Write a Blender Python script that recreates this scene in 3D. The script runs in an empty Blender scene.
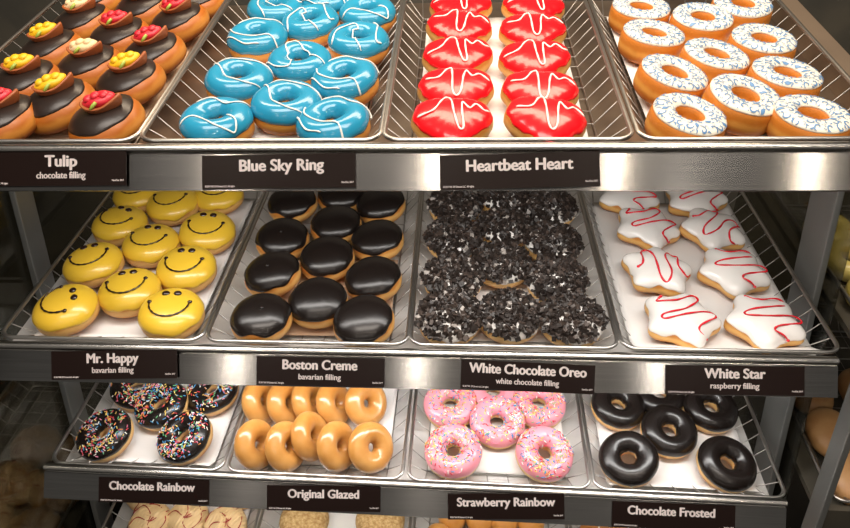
import bpy, bmesh, math, random
from mathutils import Matrix, Vector, Euler
sin, cos, pi = math.sin, math.cos, math.pi
C = bpy.context.scene.collection
R = random.Random(7)

# ------------------------------------------------------------------ mesh builder
class MB:
    def __init__(s): s.v = []; s.f = []; s.m = []
    def grid(s, rows, closed_u=True, mat=0, cap0=False, cap1=False, flip=False):
        b = len(s.v); n = len(rows[0])
        for r in rows: s.v += [tuple(p) for p in r]
        for i in range(len(rows) - 1):
            for j in range(n if closed_u else n - 1):
                a = b + i*n + j; c = b + i*n + (j+1) % n
                q = (a, c, c+n, a+n)
                s.f.append(q[::-1] if flip else q); s.m.append(mat)
        if cap0: s.f.append(tuple(range(b, b+n))[::-1]); s.m.append(mat)
        if cap1: s.f.append(tuple(range(b+(len(rows)-1)*n, b+len(rows)*n))); s.m.append(mat)
    def box(s, x0, x1, y0, y1, z0, z1, mat=0):
        b = len(s.v)
        s.v += [(x, y, z) for z in (z0, z1) for y in (y0, y1) for x in (x0, x1)]
        for q in ((0,2,3,1), (4,5,7,6), (0,1,5,4), (2,6,7,3), (0,4,6,2), (1,3,7,5)):
            s.f.append(tuple(b+i for i in q)); s.m.append(mat)
    def tube(s, pts, r, n=6, closed=False, mat=0, flat=None):
        pts = [Vector(p) for p in pts]; N = len(pts); rows = []
        up = None
        for i, p in enumerate(pts):
            if closed: t = pts[(i+1) % N] - pts[i-1]
            else: t = pts[min(i+1, N-1)] - pts[max(i-1, 0)]
            if t.length < 1e-9: t = Vector((1,0,0))
            t.normalize()
            if up is None:
                up = Vector((0,0,1)) if abs(t.z) < .9 else Vector((1,0,0))
            a = t.cross(up)
            if a.length < 1e-6: a = t.cross(Vector((.3,1,.2)))
            a.normalize(); b = a.cross(t); up = b
            rr = r[i] if isinstance(r, (list, tuple)) else r
            rows.append([p + a*rr*cos(k*2*pi/n) + b*rr*(flat or 1)*sin(k*2*pi/n) for k in range(n)])
        if closed:
            rows.append(rows[0]); s.grid(rows, True, mat)
        else: s.grid(rows, True, mat, True, True)
    def blob(s, c, rx, ry, rz, n=10, m=6, mat=0, M=None):
        rows = []
        for i in range(m+1):
            t = pi*i/m - pi/2
            row = []
            for k in range(n):
                a = 2*pi*k/n
                p = Vector((rx*cos(t)*cos(a), ry*cos(t)*sin(a), rz*sin(t)))
                if M: p = M @ p
                row.append(Vector(c) + p)
            rows.append(row)
        s.grid(rows, True, mat)
    def mesh(s, name, mats, smooth=True):
        me = bpy.data.meshes.new(name); me.from_pydata(s.v, [], s.f)
        for m in (mats if isinstance(mats, (list, tuple)) else [mats]): me.materials.append(m)
        if any(s.m): me.polygons.foreach_set('material_index', s.m)
        me.polygons.foreach_set('use_smooth', [smooth]*len(me.polygons))
        me.update()
        bm = bmesh.new(); bm.from_mesh(me)
        bmesh.ops.remove_doubles(bm, verts=bm.verts, dist=1e-6)
        bmesh.ops.recalc_face_normals(bm, faces=bm.faces); bm.to_mesh(me); bm.free()
        return me

def part(name, me, parent=None, label=None):
    o = bpy.data.objects.new(name, me); C.objects.link(o)
    if parent: o.parent = parent
    if label: o['label'] = label
    return o
def tag(o, label, cat, group=None):
    o['label'] = label; o['category'] = cat
    if group: o['group'] = group
    return o
def thing(name, label, cat, M=None, group=None):
    o = bpy.data.objects.new(name, None); C.objects.link(o); o.empty_display_size = .02
    if M: o.matrix_world = M
    return tag(o, label, cat, group)
def sharp(me, ang=35):
    for p in me.polygons: p.use_smooth = True
    me.set_sharp_from_angle(angle=math.radians(ang)); return me

# ------------------------------------------------------------------ materials
def mat(name, col, rough=.4, metal=0, coat=0, spec=.5, sss=0, sssc=None):
    m = bpy.data.materials.new(name); m.use_nodes = True
    b = m.node_tree.nodes['Principled BSDF']
    b.inputs['Base Color'].default_value = (*col, 1); b.inputs['Roughness'].default_value = rough
    b.inputs['Metallic'].default_value = metal; b.inputs['Coat Weight'].default_value = coat
    b.inputs['Specular IOR Level'].default_value = spec
    if sss:
        b.inputs['Subsurface Weight'].default_value = sss; b.inputs['Subsurface Radius'].default_value = sssc or (.01,.006,.003)
        b.inputs['Subsurface Scale'].default_value = .5
    return m
def nodes(m): return m.node_tree.nodes, m.node_tree.links, m.node_tree.nodes['Principled BSDF']
def bump(m, scale, strength, dist=.001, detail=4, stretch=None, rough=None):
    n, l, b = nodes(m)
    tc = n.new('ShaderNodeTexCoord'); mp = n.new('ShaderNodeMapping'); nz = n.new('ShaderNodeTexNoise'); bp = n.new('ShaderNodeBump')
    l.new(tc.outputs['Object'], mp.inputs['Vector']); l.new(mp.outputs[0], nz.inputs['Vector'])
    if stretch: mp.inputs['Scale'].default_value = stretch
    nz.inputs['Scale'].default_value = scale; nz.inputs['Detail'].default_value = detail
    bp.inputs['Strength'].default_value = strength; bp.inputs['Distance'].default_value = dist
    l.new(nz.outputs['Fac'], bp.inputs['Height']); l.new(bp.outputs[0], b.inputs['Normal'])
    return m
def mottle(m, c1, c2, scale, stretch=None, lo=.35, hi=.65):
    n, l, b = nodes(m)
    tc = n.new('ShaderNodeTexCoord'); mp = n.new('ShaderNodeMapping'); nz = n.new('ShaderNodeTexNoise'); cr = n.new('ShaderNodeValToRGB')
    l.new(tc.outputs['Object'], mp.inputs['Vector']); l.new(mp.outputs[0], nz.inputs['Vector'])
    if stretch: mp.inputs['Scale'].default_value = stretch
    nz.inputs['Scale'].default_value = scale; nz.inputs['Detail'].default_value = 5
    cr.color_ramp.elements[0].position = lo; cr.color_ramp.elements[1].position = hi
    cr.color_ramp.elements[0].color = (*c1, 1); cr.color_ramp.elements[1].color = (*c2, 1)
    l.new(nz.outputs['Fac'], cr.inputs[0]); l.new(cr.outputs[0], b.inputs['Base Color'])
    return m
def dough(name, bot, band, top, rough=.42):
    m = mat(name, top, rough, sss=.0)
    n, l, b = nodes(m)
    tc = n.new('ShaderNodeTexCoord'); sp = n.new('ShaderNodeSeparateXYZ'); nz = n.new('ShaderNodeTexNoise'); ad = n.new('ShaderNodeMath'); ml = n.new('ShaderNodeMath')
    cr = n.new('ShaderNodeValToRGB')
    l.new(tc.outputs['Generated'], sp.inputs[0]); l.new(tc.outputs['Object'], nz.inputs['Vector'])
    nz.inputs['Scale'].default_value = 45; nz.inputs['Detail'].default_value = 5
    ml.operation = 'MULTIPLY_ADD'; ml.inputs[1].default_value = .22; ml.inputs[2].default_value = -.11
    l.new(nz.outputs['Fac'], ml.inputs[0]); l.new(ml.outputs[0], ad.inputs[0]); l.new(sp.outputs['Z'], ad.inputs[1])
    e = cr.color_ramp.elements
    e[0].position = .25; e[0].color = (*bot, 1); e[1].position = .8; e[1].color = (*top, 1)
    for p, c in ((.40, band), (.50, band), (.62, top)):
        x = e.new(p); x.color = (*c, 1)
    l.new(ad.outputs[0], cr.inputs[0]); l.new(cr.outputs[0], b.inputs['Base Color'])
    bp = n.new('ShaderNodeBump'); bp.inputs['Strength'].default_value = .25; bp.inputs['Distance'].default_value = .001
    n2 = n.new('ShaderNodeTexNoise'); n2.inputs['Scale'].default_value = 180; l.new(tc.outputs['Object'], n2.inputs['Vector'])
    l.new(n2.outputs['Fac'], bp.inputs['Height']); l.new(bp.outputs[0], b.inputs['Normal'])
    return m

M_dough_warm = dough('dough_orange', (.34,.085,.007), (.54,.21,.032), (.40,.11,.009))
M_dough_amber = dough('dough_amber', (.46,.135,.012), (.70,.31,.055), (.55,.18,.02))
M_dough_gold = dough('dough_golden', (.48,.17,.025), (.70,.40,.12), (.52,.20,.035))
M_dough_pale = dough('dough_pale', (.54,.23,.045), (.74,.47,.18), (.56,.25,.055))
M_glazed = mottle(bump(mat('glazed_dough', (.68,.33,.09), .28, coat=.5), 60, .25, .0015), (.46,.19,.035), (.60,.30,.085), 18)
M_choc = bump(mat('chocolate_icing', (.010,.007,.006), .27, coat=.0), 55, .18, .0012)
M_choc_matte = bump(mat('chocolate_icing_matte', (.020,.012,.009), .34), 60, .3, .0012)
M_blue = bump(mat('blue_icing', (.02,.26,.43), .2, coat=.3), 30, .12, .001)
M_red = bump(mat('red_icing', (.80,.006,.012), .22, coat=.3), 30, .12, .001)
M_white = bump(mat('white_icing', (.80,.77,.74), .25, coat=.3), 40, .15, .001)
M_cream = mat('cream_white_icing', (.80,.74,.62), .4)
M_print = mat('blue_floral_print', (.12,.25,.45), .45)
M_yellow = bump(mat('yellow_icing', (.74,.47,.035), .3, coat=.35), 30, .12, .001)
M_pink = bump(mat('pink_icing', (.76,.27,.33), .3, coat=.2), 40, .15, .001)
M_drizzle = mat('white_drizzle', (.82,.80,.74), .35)
M_reddrizzle = mat('red_drizzle', (.70,.015,.03), .25, coat=.3)
M_rasp = mat('raspberry_drizzle', (.33,.03,.025), .25, coat=.3)
M_facechoc = mat('face_chocolate', (.022,.008,.005), .22, coat=.4)
M_crumb = [mat('cookie_crumb', (.022,.015,.012), .45), mat('cookie_crumb_lighter', (.060,.042,.034), .45), mat('cookie_cream_crumb', (.38,.34,.31), .6)]
M_spr = [mat('sprinkle_'+n, c, .4) for n, c in (('red',(.62,.03,.05)), ('blue',(.05,.26,.55)), ('yellow',(.78,.55,.12)), ('green',(.12,.42,.18)), ('white',(.80,.78,.74)), ('orange',(.75,.26,.07)), ('pink',(.72,.22,.33)))]
M_petal = {'yellow': mat('yellow_petal', (.80,.46,.01), .45), 'red': mat('red_petal', (.60,.02,.035), .4), 'cream': mat('cream_petal', (.80,.58,.32), .45), 'orange': mat('orange_petal', (.78,.26,.015), .45)}
M_sleeve = mat('milk_chocolate_shell', (.36,.10,.03), .4)
M_stem = mat('green_stem', (.33,.42,.06), .45)
M_pale = bump(mat('pale_cream_icing', (.66,.46,.23), .4), 40, .2, .001)
M_sugar = mottle(bump(mat('sugar_crumb', (.62,.45,.22), .8), 260, 1.0, .003), (.34,.19,.06), (.58,.40,.18), 150)
M_wire = mat('wire_steel', (.50,.48,.455), .32, 1)
M_steel = mottle(mat('brushed_steel', (.3,.29,.28), .19, 1), (.24,.23,.22), (.31,.30,.285), 14, (.5, 30, 60))
n_, l_, b_ = nodes(M_steel); b_.inputs['Anisotropic'].default_value = .92
tg = n_.new('ShaderNodeTangent'); tg.direction_type = 'UV_MAP'; tg.uv_map = 'brush'; l_.new(tg.outputs[0], b_.inputs['Tangent'])
M_wirethin = mat('thin_wire_steel', (.40,.38,.36), .4, 1)
M_lip = mat('polished_steel_edge', (.52,.50,.47), .24, 1)
M_deck = mottle(mat('deck_steel', (.6,.59,.57), .36, .4), (.56,.54,.52), (.72,.71,.69), 6)
M_deck_dark = mottle(mat('brown_deck_steel', (.2,.15,.11), .3, .8), (.15,.11,.08), (.26,.2,.15), 9)
M_paper = bump(mat('white_paper', (.80,.78,.76), .7), 25, .4, .002)
M_card = mottle(mat('kraft_card', (.55,.36,.22), .7), (.50,.32,.2), (.62,.44,.3), 20)
M_sign = bump(mat('black_sign_card', (.010,.005,.004), .3, spec=.15), 14, .05, .001)
M_text = mat('sign_lettering', (.80,.72,.70), .5)
M_post = mottle(mat('grey_post', (.20,.20,.19), .4, .6), (.17,.175,.17), (.23,.23,.22), 5, (1,1,.3))
M_dark = mottle(mat('dark_panel', (.02,.019,.016), .5), (.045,.042,.034), (.10,.085,.06), 3)
M_floor = mottle(mat('dark_floor', (.03,.027,.022), .5), (.02,.018,.015), (.04,.034,.027), 4)
M_led = mat('led_cover', (.8,.8,.8), .5)
n_, l_, b_ = nodes(M_led); b_.inputs['Emission Color'].default_value = (1,.95,.88,1); b_.inputs['Emission Strength'].default_value = 3
def glass(name, tint):
    m = bpy.data.materials.new(name); m.use_nodes = True; n, l = m.node_tree.nodes, m.node_tree.links
    n.clear(); o = n.new('ShaderNodeOutputMaterial'); mx = n.new('ShaderNodeMixShader'); t = n.new('ShaderNodeBsdfTransparent'); g = n.new('ShaderNodeBsdfGlossy')
    f = n.new('ShaderNodeFresnel'); f.inputs['IOR'].default_value = 1.45
    t.inputs[0].default_value = (*tint, 1); g.inputs['Roughness'].default_value = .03
    ml = n.new('ShaderNodeMath'); ml.operation = 'MULTIPLY'; ml.inputs[1].default_value = .4; l.new(f.outputs[0], ml.inputs[0]); l.new(ml.outputs[0], mx.inputs[0]); l.new(t.outputs[0], mx.inputs[1]); l.new(g.outputs[0], mx.inputs[2]); l.new(mx.outputs[0], o.inputs[0])
    return m
M_glass = glass('smoked_glass', (.60,.60,.56))

# ------------------------------------------------------------------ shelf frames: origin, tilt, roll, yaw
W = .335
FR = [((-.0147, 0, 1.3), .1325, -.0109, .0067), ((.0128, -.0027, .9602), .0517, .0005, .0062),
      ((.0019, 0, .66), .0518, .0113, -.0129), ((0, 0, .375), .052, .012, -.013)]
SH = [Matrix.Translation(o) @ Matrix.Rotation(w,4,'Z') @ Matrix.Rotation(r,4,'Y') @ Matrix.Rotation(t,4,'X') for o, t, r, w in FR]
FLOOR = -.040          # tray floor below its rim
def place(k, u, v, z, rx=0, ry=0, rz=0):
    return SH[k] @ Matrix.Translation((u, v, z)) @ Euler((math.radians(rx), math.radians(ry), 0), 'XYZ').to_matrix().to_4x4() @ Matrix.Rotation(math.radians(rz), 4, 'Z')

# ------------------------------------------------------------------ doughnut forms
def sp(x, e): return math.copysign(abs(x)**e, x)
def wob(th, seed, amp=1):
    r = random.Random(seed); s = 0
    for k in (2, 3, 5, 8, 13): s += r.uniform(-1, 1)*sin(k*th + r.uniform(0, 6.28))/math.sqrt(k)
    return s*amp
class Dome:
    def __init__(s, r, H, seed=0, outline=None, e=.85, mid=.42, lump=.012):
        s.r, s.H, s.seed, s.e, s.m = r, H, seed, e, mid*H; s.o = outline or (lambda t: 1); s.lump = lump
    def pt(s, th, ph, off=0):
        q = sp(cos(ph), s.e); zz = sp(sin(ph), s.e)
        R_ = s.r*s.o(th)*(1 + wob(th, s.seed, s.lump))
        z = s.m + zz*((s.H - s.m) if ph > 0 else s.m)
        # offset along the approximate normal
        nx = cos(ph); nz = sin(ph)
        return Vector(((R_*q + off*nx)*cos(th), (R_*q + off*nx)*sin(th), z + off*nz))
    def body(s, nt=40, npn=18):
        mb = MB(); rows = []
        for i in range(npn+1):
            ph = -pi/2 + pi*i/npn
            rows.append([s.pt(2*pi*j/nt, ph) for j in range(nt)])
        mb.grid(rows); return mb
    def icing(s, edge, amp, seed, thick=.002, nt=64, npn=16, mb=None, matidx=0, ripple=0):
        mb = mb or MB(); rows = []
        for i in range(npn+3):
            t = min(i/npn, 1); row = []
            for j in range(nt):
                th = 2*pi*j/nt
                pe = edge + wob(th, seed, amp)
                ph = pi/2 - t*(pi/2 - pe)
                off = thick*(1 - t**6)**.5 if i < npn else (-.0002 if i == npn else -.0015)
                if i == npn-1: off = thick*.75
                if ripple and i < npn: off += ripple*(.45 + .45*sin(3*th+seed)*sin(t*5) + .3*sin(2*th-seed)*t + .16*sin(s.r*sin(min(t,1)*1.5)*cos(th+.5)*950))*(1-t**4)
                row.append(s.pt(th, ph, off))
            rows.append(row)
        mb.grid(rows); return mb
    def top(s, x, y, off=0):
        th = math.atan2(y, x); q = math.hypot(x, y)/(s.r*s.o(th)*(1 + wob(th, s.seed, s.lump)))
        q = min(q, .985)
        c = q**(1/s.e); ph = math.acos(c)
        return s.pt(th, ph, off)
class Ring:
    def __init__(s, Ro, H, hole=.30, seed=0, lump=.012, e=.9, mid=.45):
        s.Ro, s.H, s.seed, s.e = Ro, H, seed, e
        s.R = Ro*(1+hole)/2; s.a = Ro*(1-hole)/2; s.m = mid*H; s.lump = lump
    def pt(s, th, ph, off=0):
        c, z0 = sp(cos(ph), s.e), sp(sin(ph), s.e)
        k = 1 + wob(th, s.seed, s.lump)
        r = s.R*k + s.a*c + off*cos(ph)
        z = s.m + z0*((s.H-s.m) if z0 > 0 else s.m) + off*sin(ph)
        return Vector((r*cos(th), r*sin(th), z))
    def body(s, nt=44, npn=20):
        mb = MB(); rows = []
        for i in range(npn+1):
            ph = 2*pi*i/npn
            rows.append([s.pt(2*pi*j/nt, ph) for j in range(nt)])
        mb.grid(rows); return mb
    def icing(s, edge, amp, seed, thick=.002, nt=64, npn=18, inner=.1):
        mb = MB(); rows = []
        for i in range(-2, npn+3):
            t = min(max(i/npn, 0), 1); row = []
            for j in range(nt):
                th = 2*pi*j/nt
                p0 = edge + wob(th, seed, amp); p1 = pi - inner - wob(th, seed+5, amp)
                ph = p0 + t*(p1-p0)
                off = thick*(1 - abs(2*t-1)**8)**.5
                if i in (1, npn-1): off = thick*.8
                if i in (0, npn): off = 0
                if i < 0 or i > npn: off = -.0015
                row.append(s.pt(th, ph, off))
            rows.append(row)
        mb.grid(rows); return mb
    def top(s, x, y, off=0):
        th = math.atan2(y, x); k = 1 + wob(th, s.seed, s.lump)
        c = max(-.985, min(.985, (math.hypot(x, y) - s.R*k)/s.a))
        return s.pt(th, math.acos(sp(c, 1/s.e)), off)
def normal(form, x, y):
    d = .0008; p = form.top(x, y)
    n = (form.top(x+d, y)-p).cross(form.top(x, y+d)-p)
    if n.length < 1e-12: return Vector((0,0,1))
    n.normalize(); return n if n.z > 0 else -n

def catmull(P, n=8):
    P = [Vector((p[0], p[1], 0)) for p in P]; out = []
    Q = [P[0]*2-P[1]] + P + [P[-1]*2-P[-2]]
    for i in range(1, len(Q)-2):
        for k in range(n):
            t = k/n; a, b, c, d = Q[i-1:i+3]
            out.append(.5*((2*b)+(c-a)*t+(2*a-5*b+4*c-d)*t*t+(3*b-a-3*c+d)*t**3))
    out.append(P[-1]); return out
def drizzle(form, strokes, rad, off, mb=None, hole=0, blob=0):
    mb = mb or MB()
    for st in strokes:
        pts = []; c = catmull(st)
        for p in c:
            r = math.hypot(p.x, p.y)
            if hole and r < hole*1.15: 
                p = p*(hole*1.15/max(r, 1e-4))
            pts.append(form.top(p.x, p.y, off))
        rr = [rad*(1+.18*sin(i*.9)) for i in range(len(pts))]
        rr[0] = rr[-1] = rad*.6
        mb.tube(pts, rr, 6, flat=.75)
        if blob:
            for q in (pts[0], pts[-1]): mb.blob(q, rad*blob, rad*blob, rad*blob*.7)
    return mb
def sprinkles(form, n, seed, spread, L=.0062, rad=.00095, bias=None):
    r = random.Random(seed); mb = MB()
    k = 0
    while k < n:
        x, y = r.uniform(-1, 1)*form.Ro, r.uniform(-1, 1)*form.Ro
        q = math.hypot(x, y)
        if q > form.Ro*spread or q < (form.R-form.a)*.98: continue
        if bias and r.random() > bias(x/form.Ro, y/form.Ro): continue
        nn = normal(form, x, y); p = form.top(x, y, .0026 + r.random()*.0006)
        t = nn.orthogonal(); t.rotate(Matrix.Rotation(r.random()*6.28, 3, nn))
        t = (t + nn*r.uniform(-.12, .22)).normalized()
        h = L*r.uniform(.75, 1.1)/2
        mb.tube([p-t*h, p-t*h*.85, p+t*h*.85, p+t*h], [rad*.5, rad, rad, rad*.5], 5, mat=r.choices(range(7), (5,6,6,3,5,3,3))[0])
        k += 1
    return mb
def crumbs(form, n, seed):
    r = random.Random(seed); mb = MB()
    for k in range(n):
        while True:
            x, y = r.uniform(-1, 1)*form.r, r.uniform(-1, 1)*form.r
            if math.hypot(x, y) < form.r*.97: break
        p = form.top(x, y, .002 + r.random()*.0045)
        s = r.uniform(.0028, .0062)
        M = Euler((r.random()*6, r.random()*6, r.random()*6)).to_matrix() @ Matrix.Diagonal((1, r.uniform(.6, 1), r.uniform(.4, .8)))
        b = len(mb.v)
        for q in ((1,1,1),(-1,1,1),(-1,-1,1),(1,-1,1),(1,1,-1),(-1,1,-1),(-1,-1,-1),(1,-1,-1)):
            mb.v.append(tuple(p + M @ (Vector(q)*s*r.uniform(.6, 1.0))))
        mm = r.choices((0, 1, 2), (8, 3, .5))[0]
        for f in ((0,1,2,3),(7,6,5,4),(0,4,5,1),(1,5,6,2),(2,6,7,3),(3,7,4,0)):
            mb.f.append(tuple(b+i for i in f)); mb.m.append(mm)
    return mb

def ordinal(i): return ['at the front', 'second from the front', 'third from the front', 'fourth from the front', 'fifth from the front', 'sixth from the front'][i]
def spots(pts, cuts, names):
    """say for each point which column of its tray it stands in and how far back"""
    cols = [sum(u > c for c in cuts) for u, v in pts]; out = []
    for i, (u, v) in enumerate(pts):
        same = sorted([q[1] for q, c in zip(pts, cols) if c == cols[i]])
        out.append(ordinal(same.index(v)) + ' of the ' + names[cols[i]] + ' column')
    return out
LMR = ('left', 'middle', 'right')

def stand(z_r, rx, ry): return FLOOR + .0035 + .55*z_r*(abs(sin(math.radians(rx))) + abs(sin(math.radians(ry))))

# ------------------------------------------------------------------ tulip doughnuts (shelf one, tray one)
TULIP = [(.1,.412),(.189,.349),(.279,.407),(.189,.475),(.081,.529),(.277,.512),(.093,.294),(.275,.275),(.181,.235),(.102,.18),(.269,.178),(.188,.108),(.121,.065),(.278,.057)]
TCOL = ['cream','red','red','orange','red','cream','yellow','red','cream','yellow','yellow','yellow','red','red']
f = Dome(.0545, .052, 3); tul_body = f.body().mesh('tulip_body', M_dough_warm)
tul_ic = [f.icing(.52, .06, s, .0022).mesh('tulip_icing', M_choc_matte) for s in (11, 12, 13)]
def tulip_parts():
    # decoration lies on the top, pointing along +x: sleeve (open cup), petals rising out of it, a stem at its mouth
    z0 = f.H
    pet = MB(); rows = []
    for i in range(11):
        t = i/10; row = []
        for j in range(28):
            a = 2*pi*j/28
            rr = (.62 + .5*sin(pi*min(t*.9, .62)))*(1 if t < .6 else 1-((t-.6)/.4)**2.2*.85)
            crown = .0042*abs(cos(2*a + .3))*max(0, t-.35)*(1 if t < .9 else .3)
            row.append((-.002 + .0165*rr*cos(a), .0105*rr*sin(a), z0 - .002 + .0165*t**.9 + crown))
        rows.append(row)
    pet.grid(rows, cap0=True, cap1=True)
    for q, h in ((-.0095, .0005), (-.001, .0022), (.0085, .0005)): pet.blob((-.002+q, -.001, z0+.0122+h), .0056, .0062, .0042, 12, 8)
    sl = MB(); rows = []
    for i in range(7):                      # wavy band across the front of the flower with a raised tail to the right
        t = i/6; row = []
        for j in range(25):
            a = pi*.88 + (j/24)*pi*1.08
            wv = .0028*sin(j/24*2*pi*1.1+.6)
            x = -.002 + (.0205 - .006*(1-t)**2) * cos(a); y = -.001 + .0155*sin(a)*(.72+.33*t)
            row.append((x + (.004 if j > 18 else 0)*(j-18)/4, y, z0 - .004 + t*.0125 + wv*t))
        rows.append(row)
    inner = [[(p[0]*.9, p[1]*.82+.0004, p[2]+.0003) for p in r] for r in rows]
    sl.grid(rows, False); sl.grid(inner, False); sl.grid([rows[-1], inner[-1]], False); sl.grid([rows[0], inner[0]], False)
    sl.grid([[r[0] for r in rows], [r[0] for r in inner]], False); sl.grid([[r[-1] for r in rows], [r[-1] for r in inner]], False)
    st = MB(); st.tube([(-.009,-.0145, z0+.0065), (-.005,-.0125, z0+.0092), (-.001,-.0105, z0+.0115)], [.0018,.0022,.0018], 8)
    return pet, sl, st
pt_, sl_, st_ = tulip_parts()
tul_pet = {k: pt_.mesh('petals_'+k, m) for k, m in M_petal.items()}
tul_sl = sl_.mesh('sleeve', M_sleeve); tul_st = st_.mesh('stem', M_stem)
for i, (u, v) in enumerate(TULIP):
    ry = -11 + R.uniform(-4, 4); rx = R.uniform(2, 7)
    t = thing('tulip_doughnut', 'chocolate-iced doughnut with %s tulip, %s' % (TCOL[i], spots(TULIP, (.15, .23), LMR)[i]), 'doughnut',
              place(0, u, v, stand(.05, rx, ry), rx, ry, R.uniform(-10, 10)), 'tulip doughnuts')
    part('body', tul_body, t); part('icing', tul_ic[i % 3], t, 'dark chocolate icing')
    d = part('petals', tul_pet[TCOL[i]], t, TCOL[i] + ' candy petals'); e = part('sleeve', tul_sl, t, 'milk chocolate shell'); g = part('stem', tul_st, t, 'green candy stem')
    a_ = math.radians(12 + R.uniform(-8, 10))
    for o in (d, e, g): o.rotation_euler = (0, 0, a_); o.scale = (1.3, 1.3, 1.2); o.location = (.013, .002, -.009)

# ------------------------------------------------------------------ blue rings (shelf one, tray two)
BLUE = [(.428,.064),(.43,.188),(.427,.346),(.431,.475),(.519,.113),(.516,.25),(.511,.404),(.531,.512),(.599,.054),(.6,.182),(.601,.329),(.606,.451)]
f = Ring(.0515, .046, .27, 21); r = f.Ro
bl_body = f.body().mesh('blue_ring_body', M_dough_amber)
bl_ic = [f.icing(.16, .10, s, .0022, inner=.2).mesh('blue_icing', M_blue) for s in (1, 2, 3)]
def sc(P, k=r): return [(x*k, y*k) for x, y in P]
BPAT = [[[(-.95,.25),(-.8,-.35),(-.45,-.62),(-.3,-.2),(-.25,.55),(0,.8),(.22,.5),(.35,-.3),(.6,-.75)]],
        [[(-.9,-.3),(-.5,-.25),(0,-.75),(.45,-.85),(.55,-.6),(.35,-.35)], [(-.55,.75),(-.1,.72),(.35,.35),(.8,.3),(.9,.5)]],
        [[(-.5,-.8),(-.62,-.2),(-.4,.4),(-.15,.3),(.15,-.5),(.5,-.8)], [(.1,.85),(.4,.6),(.75,-.25),(.9,-.2)]],
        [[(.9,.45),(.2,.6),(-.6,.55),(-.85,.3),(-.6,.1),(-.2,-.4),(.4,-.6),(.85,-.45)]],
        [[(-.7,.6),(-.2,.75),(.4,.55),(.85,.6),(.9,.4)], [(-.85,.15),(-.6,-.3),(0,-.55),(.5,-.5),(.75,-.75)], [(-.9,-.25),(-.3,-.8),(.2,-.85)]]]
bl_dr = [drizzle(f, [sc(s) for s in P], .00125, .0032, hole=r*.34).mesh('blue_drizzle', M_drizzle) for P in BPAT]
for i, (u, v) in enumerate(BLUE):
    rx, ry = R.uniform(0, 5), R.uniform(-8, 4)
    t = thing('blue_ring_doughnut', 'blue iced ring doughnut with white drizzle, ' + spots(BLUE, (.48, .56), LMR)[i], 'doughnut',
              place(0, u, v, stand(.05, rx, ry), rx, ry, 0), 'blue ring doughnuts')
    rz = R.uniform(-25, 25)
    part('body', bl_body, t)
    a = part('icing', bl_ic[i % 3], t, 'glossy blue icing'); b = part('drizzle', bl_dr[(1, 3, 4, 2, 3, 0, 2, 4, 4, 4, 2, 1)[i]], t, 'white icing lines')
    b.rotation_euler = (0, 0, math.radians(rz))

# ------------------------------------------------------------------ red hearts (shelf one, tray three)
HEART = [(.762,.060),(.767,.156),(.77,.269),(.77,.382),(.775,.48),(.889,.056),(.891,.145),(.893,.252),(.898,.366),(.906,.472)]
def heart(th):
    # polar outline: point towards -y, soft cleft towards +y
    a = th + pi/2                    # 0 at the point
    a = abs((a + pi) % (2*pi) - pi)
    key = [(0,1.13),(.25,1.0),(.55,.88),(.9,.85),(1.3,.94),(1.75,1.06),(2.2,1.12),(2.6,1.05),(2.9,.93),(pi,.88)]
    for (a0, r0), (a1, r1) in zip(key, key[1:]):
        if a <= a1:
            t = (a-a0)/(a1-a0); t = t*t*(3-2*t); return r0 + (r1-r0)*t
    return .8
f = Dome(.0560, .044, 31, heart, .8)
he_body = f.body(56).mesh('heart_body', M_dough_gold)
he_ic = [f.icing(.32, .12, s, .002).mesh('heart_icing', M_red) for s in (4, 5)]
ECG = [[(-.88,-.05),(-.5,.05),(-.28,.45),(-.12,.72),(-.02,.5),(.02,-.1),(.10,-.62),(.22,-.62),(.22,-.1),(.26,.38),(.42,.12),(.6,.34),(.78,.14),(.92,.16)],
       [(-.8,.15),(-.45,.12),(-.25,.5),(-.12,.62),(-.08,.2),(-.06,-.5),(.04,-.72),(.16,-.5),(.22,.1),(.3,.42),(.45,.16),(.65,.3),(.9,.1)]]
he_dr = [drizzle(f, [[(x*.053, y*.052) for x, y in P]], .0015, .0034).mesh('heart_drizzle', M_drizzle) for P in ECG]
for i, (u, v) in enumerate(HEART):
    rx, ry = (6, R.uniform(-3, 3))
    if i == 5: ry = 7
    t = thing('heart_doughnut', 'red iced heart doughnut with white heartbeat line, ' + spots(HEART, (.83,), ('left', 'right'))[i], 'doughnut',
              place(0, u, v, stand(.05, rx, ry), rx, ry, R.uniform(-5, 5)), 'heart doughnuts')
    part('body', he_body, t); part('icing', he_ic[i % 2], t, 'glossy red icing'); part('drizzle', he_dr[(0, 1, 0, 1, 0, 1, 1, 0, 1, 0)[i]], t, 'white heartbeat line')

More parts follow.
